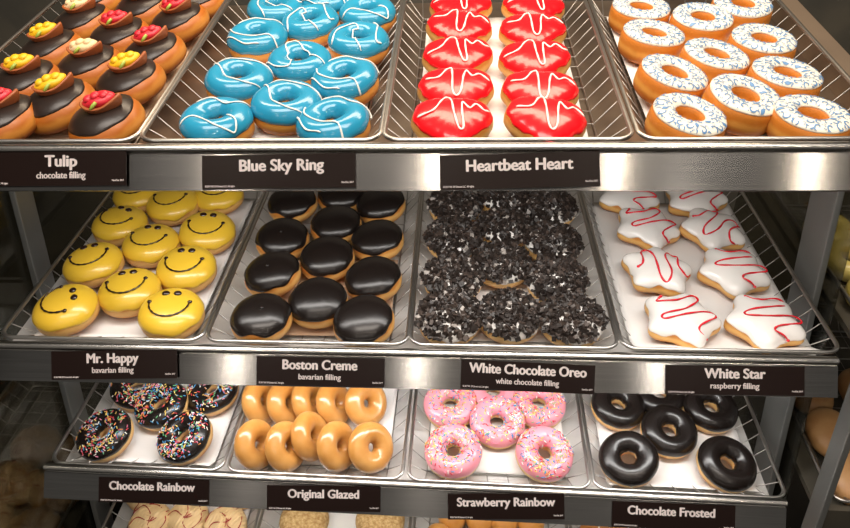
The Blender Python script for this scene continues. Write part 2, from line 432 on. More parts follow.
# ------------------------------------------------------------------ blue and white printed rings (shelf one, tray four)
DUTCH = [(1.077,.052),(1.246,.055),(1.166,.106),(1.082,.175),(1.251,.176),(1.163,.239),(1.087,.324),(1.258,.3),(1.185,.392),(1.09,.44),(1.268,.448)]
f = Ring(.0525, .044, .33, 41, .008, .62, .45)
du_body = f.body().mesh('printed_ring_body', M_dough_amber)
def floral(f, seed):
    mb = f.icing(.72, .02, seed, .0018, 96, 26, inner=.78); r = random.Random(seed)
    rin, rout = f.R - f.a*.72, f.R + f.a*.78
    used = []
    def ok(x, y, d):
        q = math.hypot(x, y)
        if q < rin + d*.4 or q > rout - d*.4: return False
        if any((x-a)**2 + (y-b)**2 < ((d+c)*.84)**2 for a, b, c in used): return False
        used.append((x, y, d)); return True
    def strip(pts, w):
        rows = []
        c = [Vector(p) for p in pts]
        for i, p in enumerate(c):
            t = c[min(i+1, len(c)-1)] - c[max(i-1, 0)]; t.normalize(); nrm = Vector((-t.y, t.x))
            ww = w[i] if isinstance(w, list) else w
            row = []
            for k in (-1, 0, 1):
                q = p + nrm*ww*k; ql = q.length; q = q*(max(rin, min(rout, ql))/ql); row.append(f.top(q.x, q.y, .0027 + (.0003 if k == 0 else 0)))
            rows.append(row)
        mb.grid(rows, False, 1)
    for kind, d, tries in (('curl', .0068, 900), ('leaf', .0054, 1800), ('bit', .0025, 2500), ('dot', .0011, 1500)):
        for _ in range(tries):
            x, y = r.uniform(-rout, rout), r.uniform(-rout, rout)
            if kind == 'curl' and len(used) > 30: break
            if not ok(x, y, d): continue
            a = r.random()*6.28; ca, sa = cos(a), sin(a)
            loc = lambda p, q: (x + p*ca - q*sa, y + p*sa + q*ca)
            if kind == 'curl':
                s = r.choice((-1, 1))
                strip([loc(d*(1-.12*k)*cos(k*.62)*.95, s*d*(1-.12*k)*sin(k*.62)*.95) for k in range(9)], [.0005+.0006*sin(pi*min(1, (k+1)/9)) for k in range(9)])
            elif kind == 'leaf':
                n = 7; strip([loc((k/(n-1)-.5)*2*d*1.05, .0009*sin(pi*k/(n-1))) for k in range(n)], [.0002+d*.50*sin(pi*k/(n-1))**1.2 for k in range(n)])
            elif kind == 'bit':
                n = 5; strip([loc((k/(n-1)-.5)*2*d, .0012*sin(pi*k/(n-1))) for k in range(n)], [.0003+.0007*sin(pi*k/(n-1)) for k in range(n)])
            else:
                strip([loc(-.0007, 0), loc(0, 0), loc(.0007, 0)], [.0004, .0009, .0004])
    return mb
du_ic = [floral(f, s).mesh('printed_icing', [M_cream, M_print]) for s in (51, 52, 53)]
for i, (u, v) in enumerate(DUTCH):
    rx, ry = R.uniform(0, 6), (9, 4, 9, 12, 6, 9, 6, 3, 2, 3, 2)[i]
    t = thing('printed_ring_doughnut', 'white iced ring doughnut with blue floral print, ' + spots(DUTCH, (1.13, 1.21), LMR)[i], 'doughnut',
              place(0, u, v, stand(.05, rx, ry), rx, ry, R.uniform(0, 360)), 'blue floral printed ring doughnuts')
    t.matrix_world = place(0, u, v, stand(.05, rx, ry), rx, ry, 0)
    part('body', du_body, t); b = part('icing', du_ic[i % 3], t, 'cream white icing with blue floral swirls'); b.rotation_euler = (0, 0, R.random()*6)

# ------------------------------------------------------------------ smiley doughnuts (shelf two, tray one)
HAPPY = [(.081,.078),(.17,.13),(.262,.072),(.074,.208),(.25,.2),(.156,.276),(.068,.345),(.253,.32),(.153,.423),(.066,.463),(.235,.466),(.144,.507)]
HROT = [-62, 10, 5, 17, 0, -5, -24, 0, 0, 6, 4, 0]
f = Dome(.0535, .055, 61, None, .82, .45)
ha_body = f.body().mesh('smiley_body', M_dough_gold)
ha_ic = [f.icing(.10, .12, s, .0022).mesh('smiley_icing', M_yellow) for s in (6, 7, 8)]
sm = MB()
arc = [(-.0315*cos(a), .004 - .033*sin(a)) for a in [pi*k/8 for k in range(9)]]
drizzle(f, [arc], .0017, .0034, sm); 
for q in (arc[0], arc[-1]): sm.blob(f.top(q[0], q[1], .0028), .0042, .0038, .0022)
ha_smile = sm.mesh('smile', M_facechoc)
def eye(x):
    mb = MB(); mb.blob(f.top(x*1.25, .0215, .0026), .0070, .0062, .0032); return mb.mesh('eye', M_facechoc)
ha_eye = [eye(-.0075), eye(.0075)]
for i, (u, v) in enumerate(HAPPY):
    rx, ry = R.uniform(3, 9), R.uniform(-5, 5)
    t = thing('smiley_doughnut', 'yellow smiley face doughnut, ' + spots(HAPPY, (.12, .21), LMR)[i] + (', face turned sideways' if i == 0 else ''), 'doughnut',
              place(1, u, v, stand(.05, rx, ry), rx, ry, 0), 'smiley doughnuts')
    part('body', ha_body, t); part('icing', ha_ic[i % 3], t, 'yellow icing')
    for n, me in (('smile', ha_smile), ('eye', ha_eye[0]), ('eye', ha_eye[1])):
        o = part(n, me, t, 'dark chocolate ' + n); o.rotation_euler = (0, 0, math.radians(HROT[i]))

# ------------------------------------------------------------------ chocolate creme doughnuts (shelf two, tray two)
BOSTON = [(.419,.066),(.508,.111),(.595,.06),(.416,.186),(.599,.176),(.506,.238),(.407,.303),(.595,.3),(.505,.355),(.404,.434),(.591,.43),(.5,.473)]
f = Dome(.0515, .054, 71, None, .84, .45)
bo_body = f.body().mesh('creme_body', M_dough_gold)
bo_ic = []
for s in (9, 10, 14):
    mb = f.icing(.24, .17, s, .0022, 84)
    if s == 9: mb.blob(f.top(.004, -.006, .002), .0035, .003, .0022)
    bo_ic.append(mb.mesh('creme_icing', M_choc))
for i, (u, v) in enumerate(BOSTON):
    rx, ry = R.uniform(4, 10), R.uniform(-9, 0)
    t = thing('chocolate_filled_doughnut', 'smooth chocolate iced filled doughnut, ' + spots(BOSTON, (.46, .55), LMR)[i], 'doughnut',
              place(1, u, v, stand(.05, rx, ry), rx, ry, 0), 'smooth chocolate filled doughnuts')
    part('body', bo_body, t); o = part('icing', bo_ic[i % 3], t, 'glossy dark chocolate icing'); o.rotation_euler = (0, 0, R.uniform(-.6, .6))

# ------------------------------------------------------------------ cookie crumb doughnuts (shelf two, tray three)
OREO = [(.735,.074),(.833,.082),(.937,.075),(.74,.183),(.827,.231),(.924,.181),(.738,.311),(.84,.352),(.927,.298),(.739,.43),(.842,.468),(.936,.426)]
f = Dome(.0525, .050, 81, None, .85)
or_body = f.body().mesh('crumb_doughnut_body', M_dough_pale)
or_ic = f.icing(.12, .10, 15, .0022).mesh('crumb_doughnut_icing', M_white)
or_cr = [crumbs(f, 560, s).mesh('cookie_crumbs', M_crumb, False) for s in (1, 2, 3)]
for i, (u, v) in enumerate(OREO):
    rx, ry = R.uniform(3, 9), R.uniform(-4, 4)
    t = thing('cookie_crumb_doughnut', 'doughnut under dark cookie crumbs, ' + spots(OREO, (.79, .88), LMR)[i], 'doughnut',
              place(1, u, v, stand(.05, rx, ry), rx, ry, 0), 'cookie crumb doughnuts')
    part('body', or_body, t); part('icing', or_ic, t, 'white icing'); o = part('cookie_crumbs', or_cr[i % 3], t, 'black cookie crumbs'); o['kind'] = 'stuff'
    o.rotation_euler = (0, 0, R.choice((0, 2.1, 4.2)))

# ------------------------------------------------------------------ white star doughnuts (shelf two, tray four)
STAR = [(1.119,.086),(1.255,.084),(1.108,.22),(1.246,.223),(1.118,.363),(1.245,.359),(1.106,.482),(1.245,.477)]
f = Dome(.0625, .043, 91, lambda t: .92 + .125*cos(5*(t + pi/2)) + .012*cos(10*(t+pi/2)), .8)
st_body = f.body(70).mesh('star_body', M_dough_gold)
st_ic = [f.icing(.16, .22, s, .0024, 90).mesh('star_icing', M_white) for s in (17, 18)]
SPAT = [[(-.42,.60),(-.55,.45),(-.1,.42),(.42,.62),(.5,.44),(.05,.12),(-.55,-.02),(-.55,-.16),(0,-.06),(.72,.06),(.76,-.1),(.3,-.34),(.2,-.52),(.42,-.62)],
        [(-.6,.28),(-.42,.3),(-.1,.62),(.12,.66),(.06,.36),(-.38,-.22),(-.34,-.46),(-.02,-.3),(.3,.16),(.62,.3),(.72,.1),(.36,-.22),(.36,-.5),(.62,-.44)],
        [(-.3,.72),(-.1,.56),(.52,.62),(.72,.46),(.3,.3),(-.45,.16),(-.5,0),(.1,-.04),(.72,.02),(.76,-.16),(.2,-.3),(.0,-.46),(.3,-.6)]]
st_dr = [drizzle(f, [[(x*.062, y*.070-.005) for x, y in P]], .0018, .0036, blob=1.6).mesh('star_drizzle', M_reddrizzle) for P in SPAT]
for i, (u, v) in enumerate(STAR):
    rx, ry = R.uniform(2, 6), R.uniform(-3, 6)
    t = thing('star_doughnut', 'white iced star doughnut with red drizzle, ' + spots(STAR, (1.18,), ('left', 'right'))[i], 'doughnut',
              place(1, u, v, stand(.055, rx, ry), rx, ry, (12, -14, 28, -10, 6, -16, 0, 10)[i]), 'star doughnuts')
    part('body', st_body, t); part('icing', st_ic[i % 2], t, 'white icing')
    o = part('drizzle', st_dr[(0, 2, 1, 2, 0, 1, 2, 0)[i]], t, 'red icing line'); o.rotation_euler = (0, 0, math.radians((-8, 14, 8, 12, 4, 10, 0, 0)[i]))

# ------------------------------------------------------------------ ring doughnuts on the third shelf
def ring_set(name, pts, cuts, body_m, ic_m, lab, group, tilts, nspr=0, seed=0, plain=()):
    f = Ring(.0535, .043, .27, seed)
    body = f.body().mesh(name+'_body', body_m); ics = [f.icing(.08, .10, seed+s, .0022, inner=.15).mesh(name+'_icing', ic_m) for s in (1, 2)]
    spr = [sprinkles(f, nspr, seed+s, .95, bias=(lambda x, y: .55+.45*sin(3*x+s)*cos(2*y+s))).mesh('sprinkles', M_spr) for s in (1, 2, 3)] if nspr else []
    for i, (u, v) in enumerate(pts):
        rx, ry = tilts[i]
        l = lab if i not in plain else 'plain pink iced ring doughnut without sprinkles'
        t = thing(name, l + ', ' + spots(pts, cuts, LMR)[i], 'doughnut', place(2, u, v, stand(.053, rx, ry), rx, ry, 0), group)
        part('body', body, t); o = part('icing', ics[i % 2], t, ic_m.name.replace('_', ' ')); o.rotation_euler = (0, 0, R.uniform(-.7, .7))
        if nspr and i not in plain:
            o = part('sprinkles', spr[i % 3], t, 'multicoloured sugar sprinkles'); o['kind'] = 'stuff'; o.rotation_euler = (0, 0, R.choice((0, 2.1, 4.2)))
RAINBOW = [(.085,.076),(.243,.078),(.165,.159),(.09,.208),(.257,.203)]
ring_set('chocolate_sprinkle_doughnut', RAINBOW, (.13, .2), M_dough_pale, M_choc, 'chocolate ring doughnut with rainbow sprinkles', 'chocolate sprinkle doughnuts',
         [(12,-12), (11,-15), (12,-10), (8,4), (10,-10)], 300, 100)
STRAW = [(.755,.078),(.921,.081),(.838,.158),(.745,.198),(.922,.208),(.831,.236)]
ring_set('strawberry_sprinkle_doughnut', STRAW, (.79, .88), M_dough_pale, M_pink, 'pink ring doughnut with rainbow sprinkles', 'strawberry sprinkle doughnuts',
         [(12,-4), (14,8), (16,0), (10,-2), (8,3), (6,0)], 330, 120, (5,))
FROST = [(1.084,.079),(1.257,.077),(1.169,.152),(1.08,.212),(1.265,.217),(1.172,.25)]
ring_set('chocolate_ring_doughnut', FROST, (1.12, 1.21), M_dough_pale, M_choc, 'plain chocolate iced ring doughnut', 'plain chocolate ring doughnuts',
         [(13,-8), (12,8), (14,4), (8,6), (10,4), (6,0)], 0, 140)
# glazed rings on edge, leaning like dominoes
GLAZED = [(.38,.058),(.438,.057),(.479,.084),(.534,.063),(.598,.064),(.363,.167),(.415,.165),(.46,.173),(.511,.17),(.575,.174)]
f = Ring(.0475, .037, .24, 161, .014, .95, .5); f.m = 0; 
class RingC(Ring):
    def pt(s, th, ph, off=0):
        k = 1 + wob(th, s.seed, s.lump); r = s.R*k + s.a*cos(ph)
        return Vector((r*cos(th), r*sin(th), .0185*sin(ph)))
gl = [RingC(.0475, .037, .16, 161+i, .014).body(44, 22).mesh('glazed_ring', M_glazed) for i in range(3)]
for i, (u, v) in enumerate(GLAZED):
    row = 'front' if i < 5 else 'back'
    lean = (62, 60, 62, 62, 50, 64, 62, 64, 63, 52)[i]
    M = SH[2] @ Matrix.Translation((u, v, FLOOR + .047)) @ Matrix.Rotation(math.radians((-18, -20, -12, -20, -38, -14, -18, -8, -12, -36)[i]), 4, 'Z') @ Matrix.Rotation(math.radians(lean), 4, 'Y')
    o = part('glazed_ring_doughnut', gl[i % 3]); o.matrix_world = M
    tag(o, 'plain glazed ring doughnut standing on edge, %s from the left in the %s row' % (('first', 'second', 'third', 'fourth', 'fifth')[i % 5], row), 'doughnut', 'glazed rings standing on edge')

# ------------------------------------------------------------------ bottom shelf
CREAM = [(.101,.093),(.178,.108),(.265,.098),(.06,.17),(.145,.195),(.279,.19)]
f = Dome(.044, .048, 171, None, .9)
cr_body = f.body().mesh('cream_top_body', M_dough_gold)
cr_ic = [f.icing(.25, .12, s, .003, 110, 30, ripple=.009).mesh('cream_top_icing', M_pale) for s in (19, 20)]
cr_dr = drizzle(f, [[(-.03,.02),(-.01,.03),(.005,.0),(-.015,-.025),(-.03,-.03)], [(.0,.03),(.02,.02),(.03,-.01),(.012,-.03),(.0,-.015),(.02,.005)], [(-.04,-.005),(-.02,.005),(.005,-.01),(.035,.01)]], .0011, .0075).mesh('raspberry_lines', M_rasp)
for i, (u, v) in enumerate(CREAM):
    t = thing('cream_topped_doughnut', 'cream topped doughnut with raspberry lines, ' + spots(CREAM, (.135, .22), LMR)[i], 'doughnut', place(3, u, v, FLOOR+.006, 6, R.uniform(-6, 6), 0), 'cream topped doughnuts')
    part('body', cr_body, t); part('icing', cr_ic[i % 2], t, 'pale piped cream'); o = part('drizzle', cr_dr, t, 'raspberry red lines'); o.rotation_euler = (0, 0, R.uniform(-.8, .8))
f = Dome(.054, .050, 181, None, .88); su = f.body(60, 26).mesh('sugar_dome', M_sugar)
SUGAR = [(.431,.122),(.597,.132)]
for i, (u, v) in enumerate(SUGAR):
    o = part('sugar_crumb_doughnut', su); o.matrix_world = place(3, u, v, FLOOR+.004, 4, 0, 0)
    tag(o, 'crumb coated round doughnut on the %s under the glazed ring sign' % ('left', 'right')[i], 'doughnut', 'crumb coated doughnuts')
f = Dome(.043, .048, 191, lambda t: 1+.16*cos(2*t), .9); eg = [Dome(.034, .050, 191+i, lambda t: 1+.05*cos(2*(t-pi/2)), .98).body().mesh('glazed_oval', M_glazed) for i in range(2)]
GLZ2 = [(.720,.094),(.780,.086),(.836,.082),(.890,.082),(.944,.086),(.75,.155),(.808,.152),(.863,.152),(.918,.155)]
for i, (u, v) in enumerate(GLZ2):
    o = part('glazed_oval_doughnut', eg[i % 2]); o.matrix_world = place(3, u, v, FLOOR+.006, 10, (16, 20, 14, 22, 16, 12, 18, 14, 20)[i], (0, -8, 6, -4, 8, 0, 5, -6, 3)[i])
    tag(o, 'glazed oval doughnut on the bottom shelf, %s from the left in the %s row' % (('first', 'second', 'third', 'fourth', 'fifth')[i if i < 5 else i-5], 'front' if i < 5 else 'back'), 'doughnut', 'glazed oval doughnuts')
f = Dome(.046, .040, 201, lambda t: 1+.12*cos(2*(t-pi/2)), .85)
br = f.body().mesh('brown_bar', M_dough_gold)
bri = f.icing(.2, .1, 22, .002).mesh('brown_glaze', mottle(mat('caramel_glaze', (.3,.1,.03), .25, coat=.4), (.25,.085,.02), (.42,.17,.06), 12))
brd = drizzle(f, [[(-.03,.03),(.0,.02),(-.02,0),(.02,-.01),(-.01,-.03)], [(.03,.03),(.02,.0),(.03,-.03)]], .0009, .003).mesh('glaze_lines', M_drizzle)
BROWN = [(1.062,.112),(1.125,.115),(1.192,.118),(1.258,.118),(1.09,.205),(1.17,.208)]
for i, (u, v) in enumerate(BROWN):
    t = thing('caramel_doughnut', 'brown glazed doughnut with white lines, %s from the left, %s row' % (('first', 'second', 'third', 'fourth')[i if i < 4 else i-4], 'front' if i < 4 else 'back'), 'doughnut', place(3, u, v, FLOOR+.006, 8, 8, 0), 'brown glazed doughnuts')
    part('body', br, t); part('icing', bri, t, 'caramel brown glaze'); part('drizzle', brd, t, 'thin white lines')

# ------------------------------------------------------------------ wire trays
TL = .56
def tray_meshes(w):
    rim = MB(); pts = []; rr = .022; hw = w/2
    for cx, cy, a0 in ((hw-rr, rr, -90), (hw-rr, TL-rr, 0), (-hw+rr, TL-rr, 90), (-hw+rr, rr, 180)):
        for k in range(7):
            a = math.radians(a0 + 15*k); pts.append((cx+rr*cos(a), cy+rr*sin(a), 0))
    rim.tube(pts, .0033, 8, True)
    g = MB(); r = .00095; fi, si = .052, .032; z = FLOOR
    n = 14
    for k in range(n):
        y = .035 + (TL-.07)*k/(n-1); y2 = min(max(y, fi), TL-fi)
        g.tube([(-hw, y, 0), (-hw+si, y2, z), (hw-si, y2, z), (hw, y, 0)], r, 5)
    n = 8
    for k in range(n):
        x = -hw+.03 + (w-.06)*k/(n-1); x2 = min(max(x, -hw+si), hw-si)
        g.tube([(x, 0, 0), (x2, fi, z), (x2, TL-fi, z), (x, TL, 0)], r, 5)
    base = MB(); q = []
    for cx, cy, a0 in ((hw-si-.012, fi+.012, -90), (hw-si-.012, TL-fi-.012, 0), (-hw+si+.012, TL-fi-.012, 90), (-hw+si+.012, fi+.012, 180)):
        for k in range(4):
            a = math.radians(a0 + 30*k); q.append((cx+.012*cos(a), cy+.012*sin(a), z-.002))
    base.tube(q, .0016, 6, True)
    mid = [(p[0]*(hw-si*.5)/hw, .026 + p[1]*(TL-.052)/TL, z*.5) for p in pts]
    return rim.mesh('tray_rim', M_wire), g.mesh('tray_wires', M_wirethin), base.mesh('tray_base_wire', M_wire)
TRAY = tray_meshes(.327)
def tray(k, u0, u1, lab, group='wire trays in the case', back=0):
    w = u1-u0
    t = thing('wire_tray', lab, 'tray', SH[k] @ Matrix.Translation(((u0+u1)/2, back, 0)), group)
    t.scale = (w/.327, 1, 1)
    part('rim', TRAY[0], t); part('wire_mesh', TRAY[1], t); part('base_wire', TRAY[2], t)
TR = {0: [(-.002,.332,'tulip'), (.338,.666,'blue ring'), (.671,1.001,'red heart'), (1.010,1.342,'blue floral printed ring')],
      1: [(.001,.334,'yellow smiley'), (.341,.667,'smooth chocolate filled'), (.672,1.001,'cookie crumb'), (1.008,1.344,'white star')],
      2: [(.006,.329,'chocolate sprinkle'), (.338,.662,'glazed ring'), (.673,1.001,'pink sprinkle'), (1.009,1.345,'plain chocolate ring')],
      3: [(.004,.330,'raspberry lined cream'), (.339,.664,'crumb coated'), (.673,1.0,'glazed oval'), (1.009,1.342,'brown glazed')]}
for k, L in TR.items():
    for u0, u1, n in L: tray(k, u0, u1, 'wire tray holding the %s doughnuts' % n)
# paper liners
def liner(k, u0, u1, v0, v1, lab, m=M_paper, seed=0, curl=0, amp=.0012, z=FLOOR+.0022):
    mb = MB(); rows = []; N = 24
    for i in range(N+1):
        row = []
        for j in range(N+1):
            u = u0 + (u1-u0)*j/N; v = v0 + (v1-v0)*i/N
            h = amp*(wob(u*18+v*7, seed) + wob(v*22-u*5, seed+1))*.5 + amp
            if curl:
                d = max(0, .05 - v) ; h += d*.72*curl
                e = max(0, (u-u0) and (.034-(u-TR[k][3][0])) if k == 1 and seed == 24 else 0); h += max(0, e)*.9
            row.append((u, v, z+h))
        rows.append(row)
    mb.grid(rows, False)
    o = part('paper_liner', mb.mesh('paper_liner', m)); o.matrix_world = SH[k]
    o.modifiers.new('thick', 'SOLIDIFY').thickness = .0004
    return tag(o, lab, 'paper')
liner(0, .385, .632, .06, .5, 'paper liner under the blue ring doughnuts', M_paper, 20)
liner(0, .712, .955, .05, .5, 'white paper liner under the red heart doughnuts', M_paper, 21)
liner(0, 1.046, 1.306, .05, .5, 'paper liner under the blue floral printed doughnuts', M_paper, 22)
liner(0, .04, .295, .055, .5, 'paper liner under the tulip doughnuts', M_card, 29)
liner(1, .030, .300, .035, .5, 'white paper liner under the yellow smiley doughnuts', M_paper, 23, .8)
liner(1, .400, .632, .058, .28, 'brown card liner under the front chocolate filled doughnuts', M_card, 25)
liner(1, .708, .965, .052, .5, 'white paper liner under the cookie crumb doughnuts', M_paper, 26)
liner(1, 1.034, 1.325, .012, .5, 'crinkled white paper liner under the star doughnuts', M_paper, 24, 1, .0018)
liner(2, .040, .298, .028, .5, 'paper liner under the chocolate sprinkle doughnuts', M_paper, 27, .8)
liner(2, .372, .63, .052, .5, 'white paper liner under the glazed rings', M_paper, 28)
liner(2, .706, .97, .052, .5, 'white paper liner under the pink sprinkle doughnuts', M_paper, 30)
liner(2, 1.040, 1.318, .03, .5, 'paper liner under the plain chocolate ring doughnuts', M_paper, 31, .8)
liner(3, .372, .63, .052, .5, 'white paper liner under the crumb coated doughnuts', M_paper, 32)
liner(3, .04, .298, .052, .5, 'white paper liner under the cream topped doughnuts', M_paper, 33)

# ------------------------------------------------------------------ shelves: deck, lip, fascia
LAB = ['top steel shelf with the tulip and heart doughnuts', 'second steel shelf with the smiley and star doughnuts', 'third steel shelf with the glazed and sprinkled rings', 'lowest steel shelf at the bottom edge of the photo']
ZF = [-.004, -.006, .003, .003]; ZREF = [-.008, -.012, .002, 0]   # top of each fascia
FANG = [.71, .63, .63, .63]; FY = -.019                                # the fascias lean back and face upwards
for k in range(4):
    x0, x1 = ((-.03, 1.365), (-.012, 1.334), (.004, 1.338), (.0, 1.338))[k]
    t = thing('display_shelf', LAB[k], 'shelf', SH[k].copy(), 'steel shelves of the case')
    mb = MB(); mb.box(x0, x1, -.008, .60, -.056, -.0445); part('deck', mb.mesh('deck', M_deck if k else M_deck_dark, False), t)
    za = ZF[k]; a = FANG[k]; L_ = .0485
    prof = [(-.006, za-.008), (-.006, za+.004)] + [(-.0125 - .0065*sin(a), za+.0 + .0055*cos(a)) for a in [pi*i/8 for i in range(9)]] + [(-.016, za-.0085)]
    mb = MB(); mb.grid([[(x, y, z) for y, z in prof] for x in (x0, x1)], True, cap0=True, cap1=True); part('lip', sharp(mb.mesh('lip', M_lip)), t, 'polished steel front lip')
    A = (FY, za-.0055); B_ = (FY - L_*sin(a), za-.0055 - L_*cos(a)); o_ = (.006*cos(a), -.006*sin(a))
    prof = [A, B_, (B_[0]+o_[0]*1.5, B_[1]+o_[1]*1.5), (A[0]+o_[0]*1.5, A[1]+o_[1]*1.5)]
    mb = MB(); mb.grid([[(x, y, z) for y, z in prof] for x in (x0, x1)], True, cap0=True, cap1=True); me = mb.mesh('fascia', M_steel, False)
    uv = me.uv_layers.new(name='brush')
    for lp in me.loops: q = me.vertices[lp.vertex_index].co; uv.data[lp.index].uv = (q.z*10, q.x)
    part('fascia', me, t, 'brushed steel front strip')
    if k < 3:
        mb = MB(); mb.box(x0+.03, x1-.03, .012, .03, -.0665, -.0562); part('light_strip', mb.mesh('light_strip', M_led, False), t, 'white light strip underneath')

# ------------------------------------------------------------------ signs
def text_mesh(s, size, bold, width=None):
    cu = bpy.data.curves.new('lettering', 'FONT'); cu.body = s; cu.size = size; cu.align_x = 'CENTER'; cu.extrude = .0003
    o = bpy.data.objects.new('tmp', cu); C.objects.link(o)
    bpy.context.view_layer.update()
    me = bpy.data.meshes.new_from_object(o.evaluated_get(bpy.context.evaluated_depsgraph_get()))
    bpy.data.objects.remove(o)
    if width:
        xs = [v.co.x for v in me.vertices]; k = width/(max(xs)-min(xs)); c = (max(xs)+min(xs))/2
        for v in me.vertices: v.co.x = (v.co.x-c)*k
    mb = MB()
    for dx, dy in ((-1, 0), (1, 0), (0, 1), (0, -1)):
        b = len(mb.v); mb.v += [(v.co.x + dx*bold, v.co.y + dy*bold*.6, v.co.z) for v in me.vertices]
        for p in me.polygons: mb.f.append(tuple(b+i for i in p.vertices)); mb.m.append(0)
        if not bold: break
    bpy.data.meshes.remove(me); me = bpy.data.meshes.new('lettering'); me.from_pydata(mb.v, [], mb.f)
    me.materials.append(M_text); return me
def sign(k, x0, x1, z1, z0, roll, title, tw, sub, sw, tx, lab, tiny=True):
    w, h = x1-x0, z1-z0
    h = .0455; a = FANG[k]
    d = Vector((0, -sin(a), -cos(a))); nr = Vector((0, -cos(a), sin(a)))
    p = Vector(((x0+x1)/2, FY, ZF[k] - .006 + (z1-ZREF[k])*.6)) + d*(h/2) + nr*.0020
    M = SH[k] @ Matrix.Translation(p) @ Matrix.Rotation(pi/2 - a, 4, 'X') @ Matrix.Rotation(roll*.75, 4, 'Z')
    t = thing('shelf_sign', lab, 'sign', M, 'black name signs on the shelf fronts')
    mb = MB(); mb.box(-w/2, w/2, -h/2, h/2, -.0012, .0012); part('card', mb.mesh('sign_card', M_sign, False), t, 'black sign card')
    a = part('lettering', text_mesh(title, .0215, .0008, tw), t, 'white title lettering'); a.location = (tx, .0035 if sub else .001, .0013)
    if sub:
        b = part('lettering', text_mesh(sub, .0125, .0003, sw), t, 'small white lettering'); b.location = (tx, -.0125, .0013)
    if tiny:
        c = part('lettering', text_mesh('© 2017 KK OF Donuts LLC. All rights', .0036, 0, .040), t, 'tiny white print'); c.location = (-w/2+.024, -h/2+.0028, .0013)
        c = part('lettering', text_mesh('Nov/Dec 2017', .0036, 0, .016), t, 'tiny white print'); c.location = (w/2-.011, -h/2+.0058, .0013)
sign(0, .122, .328, -.001, -.057, .01, 'Tulip', .043, 'chocolate filling', .067, .014, 'black sign reading Tulip, chocolate filling')
sign(0, .430, .636, -.008, -.0615, .02, 'Blue Sky Ring', .112, None, 0, .004, 'black sign reading Blue Sky Ring')
sign(0, .747, .955, -.0075, -.063, .035, 'Heartbeat Heart', .138, None, 0, .0, 'black sign reading Heartbeat Heart')
sign(0, 1.088, 1.297, -.0165, -.072, .0, 'Dutch Blue', .103, 'creme filling', .062, -.003, 'black sign reading Dutch Blue, creme filling')
sign(1, .098, .302, -.003, -.065, .045, 'Mr. Happy', .083, 'bavarian filling', .067, -.002, 'black sign reading Mr. Happy, bavarian filling')
sign(1, .429, .633, -.0135, -.0735, .0, 'Boston Creme', .118, 'bavarian filling', .067, -.001, 'black sign reading Boston Creme, bavarian filling')
sign(1, .753, .962, -.017, -.0775, -.035, 'White Chocolate Oreo', .182, 'white chocolate filling', .098, .0, 'black sign below the cookie crumb doughnuts, white chocolate filling')
sign(1, 1.071, 1.283, -.015, -.0765, .01, 'White Star', .092, 'raspberry filling', .074, .0, 'black sign reading White Star, raspberry filling')
sign(2, .108, .313, -.0015, -.0735, .03, 'Chocolate Rainbow', .158, None, 0, -.003, 'black sign reading Chocolate Rainbow')
sign(2, .420, .626, .003, -.064, .045, 'Original Glazed', .128, None, 0, .0, 'black sign reading Original Glazed')
sign(2, .747, .953, .008, -.056, .07, 'Strawberry Rainbow', .172, None, 0, .0, 'black sign reading Strawberry Rainbow')
sign(2, 1.037, 1.250, .0015, -.063, .01, 'Chocolate Frosted', .150, None, 0, -.004, 'black sign reading Chocolate Frosted')

# ------------------------------------------------------------------ case sides, posts, glass
def slab(name, pts, x0, x1, m, lab, cat, group=None):
    """a plate in the side of the case: outline in depth and height, from x0 to x1"""
    mb = MB(); mb.grid([[(x, y, z) for y, z in pts] for x in (x0, x1)], True, cap0=True, cap1=True)
    o = part(name, mb.mesh(name, m, False)); bv = o.modifiers.new('bevel', 'BEVEL'); bv.width = .002; bv.segments = 2
    return tag(o, lab, cat, group)
slab('side_post', [(.0085,0), (.0985,0), (.315,1.25), (.225,1.25)], 1.383, 1.395, M_post, 'slanted grey post inside the right glass side', 'post')
slab('side_post', [(.093,0), (.148,0), (.325,1.25), (.27,1.25)], -.062, -.050, M_post, 'slanted grey post inside the left glass side', 'post')
slab('front_post', [(-.0925,0), (-.0525,0), (.035,1.0), (-.005,1.0)], 1.400, 1.412, M_post, 'grey corner post at the right front edge', 'post')
for x, s, y0 in ((1.3975, 'right', -.03), (-.066, 'left', -.22)):
    slab('glass_side', [(y0,0), (.62,0), (.62,1.20), (y0+.2,1.20)], x, x+.003, M_glass, 'smoked glass panel closing the %s side' % s, 'glass panel')
t = slab('side_rail', [(-.02,-.05), (.60,-.05), (.60,-.012), (-.02,-.012)], 1.352, 1.392, mottle(mat('brown_steel', (.24,.18,.13), .4, .6), (.2,.15,.11), (.28,.21,.15), 4), 'brown steel rail beside the printed ring tray', 'rail')
t.matrix_world = SH[0]
# neighbouring cases seen through the glass sides
for k, x0, x1, lab in ((1, 1.415, 1.80, 'shelf of the next case with yellow rings'), (2, 1.415, 1.80, 'shelf of the next case with tan rolls'), (3, -.46, -.08, 'shelf of the next case at the left')):
    mb = MB(); mb.box(x0, x1, .0, .60, -.056, -.0445); mb.box(x0, x1, -.012, .0, -.07, -.012)
    o = part('neighbouring_shelf', mb.mesh('neighbouring_shelf', M_dark, False)); o.matrix_world = SH[k]; tag(o, lab, 'shelf')
tray(1, 1.412, 1.742, 'wire tray of yellow rings behind the right glass'); tray(2, 1.425, 1.755, 'wire tray of tan rolls behind the right glass'); tray(3, -.42, -.09, 'wire tray of brown crullers behind the left glass')
yr = Ring(.046, .040, .25, 301, .012).body().mesh('yellow_ring', mottle(mat('yellow_glaze', (.62,.50,.14), .3, coat=.3), (.52,.40,.09), (.68,.56,.18), 12))
YR = [(1.478,.07),(1.58,.09),(1.476,.17),(1.58,.19),(1.476,.27),(1.58,.29),(1.476,.37),(1.58,.39)]
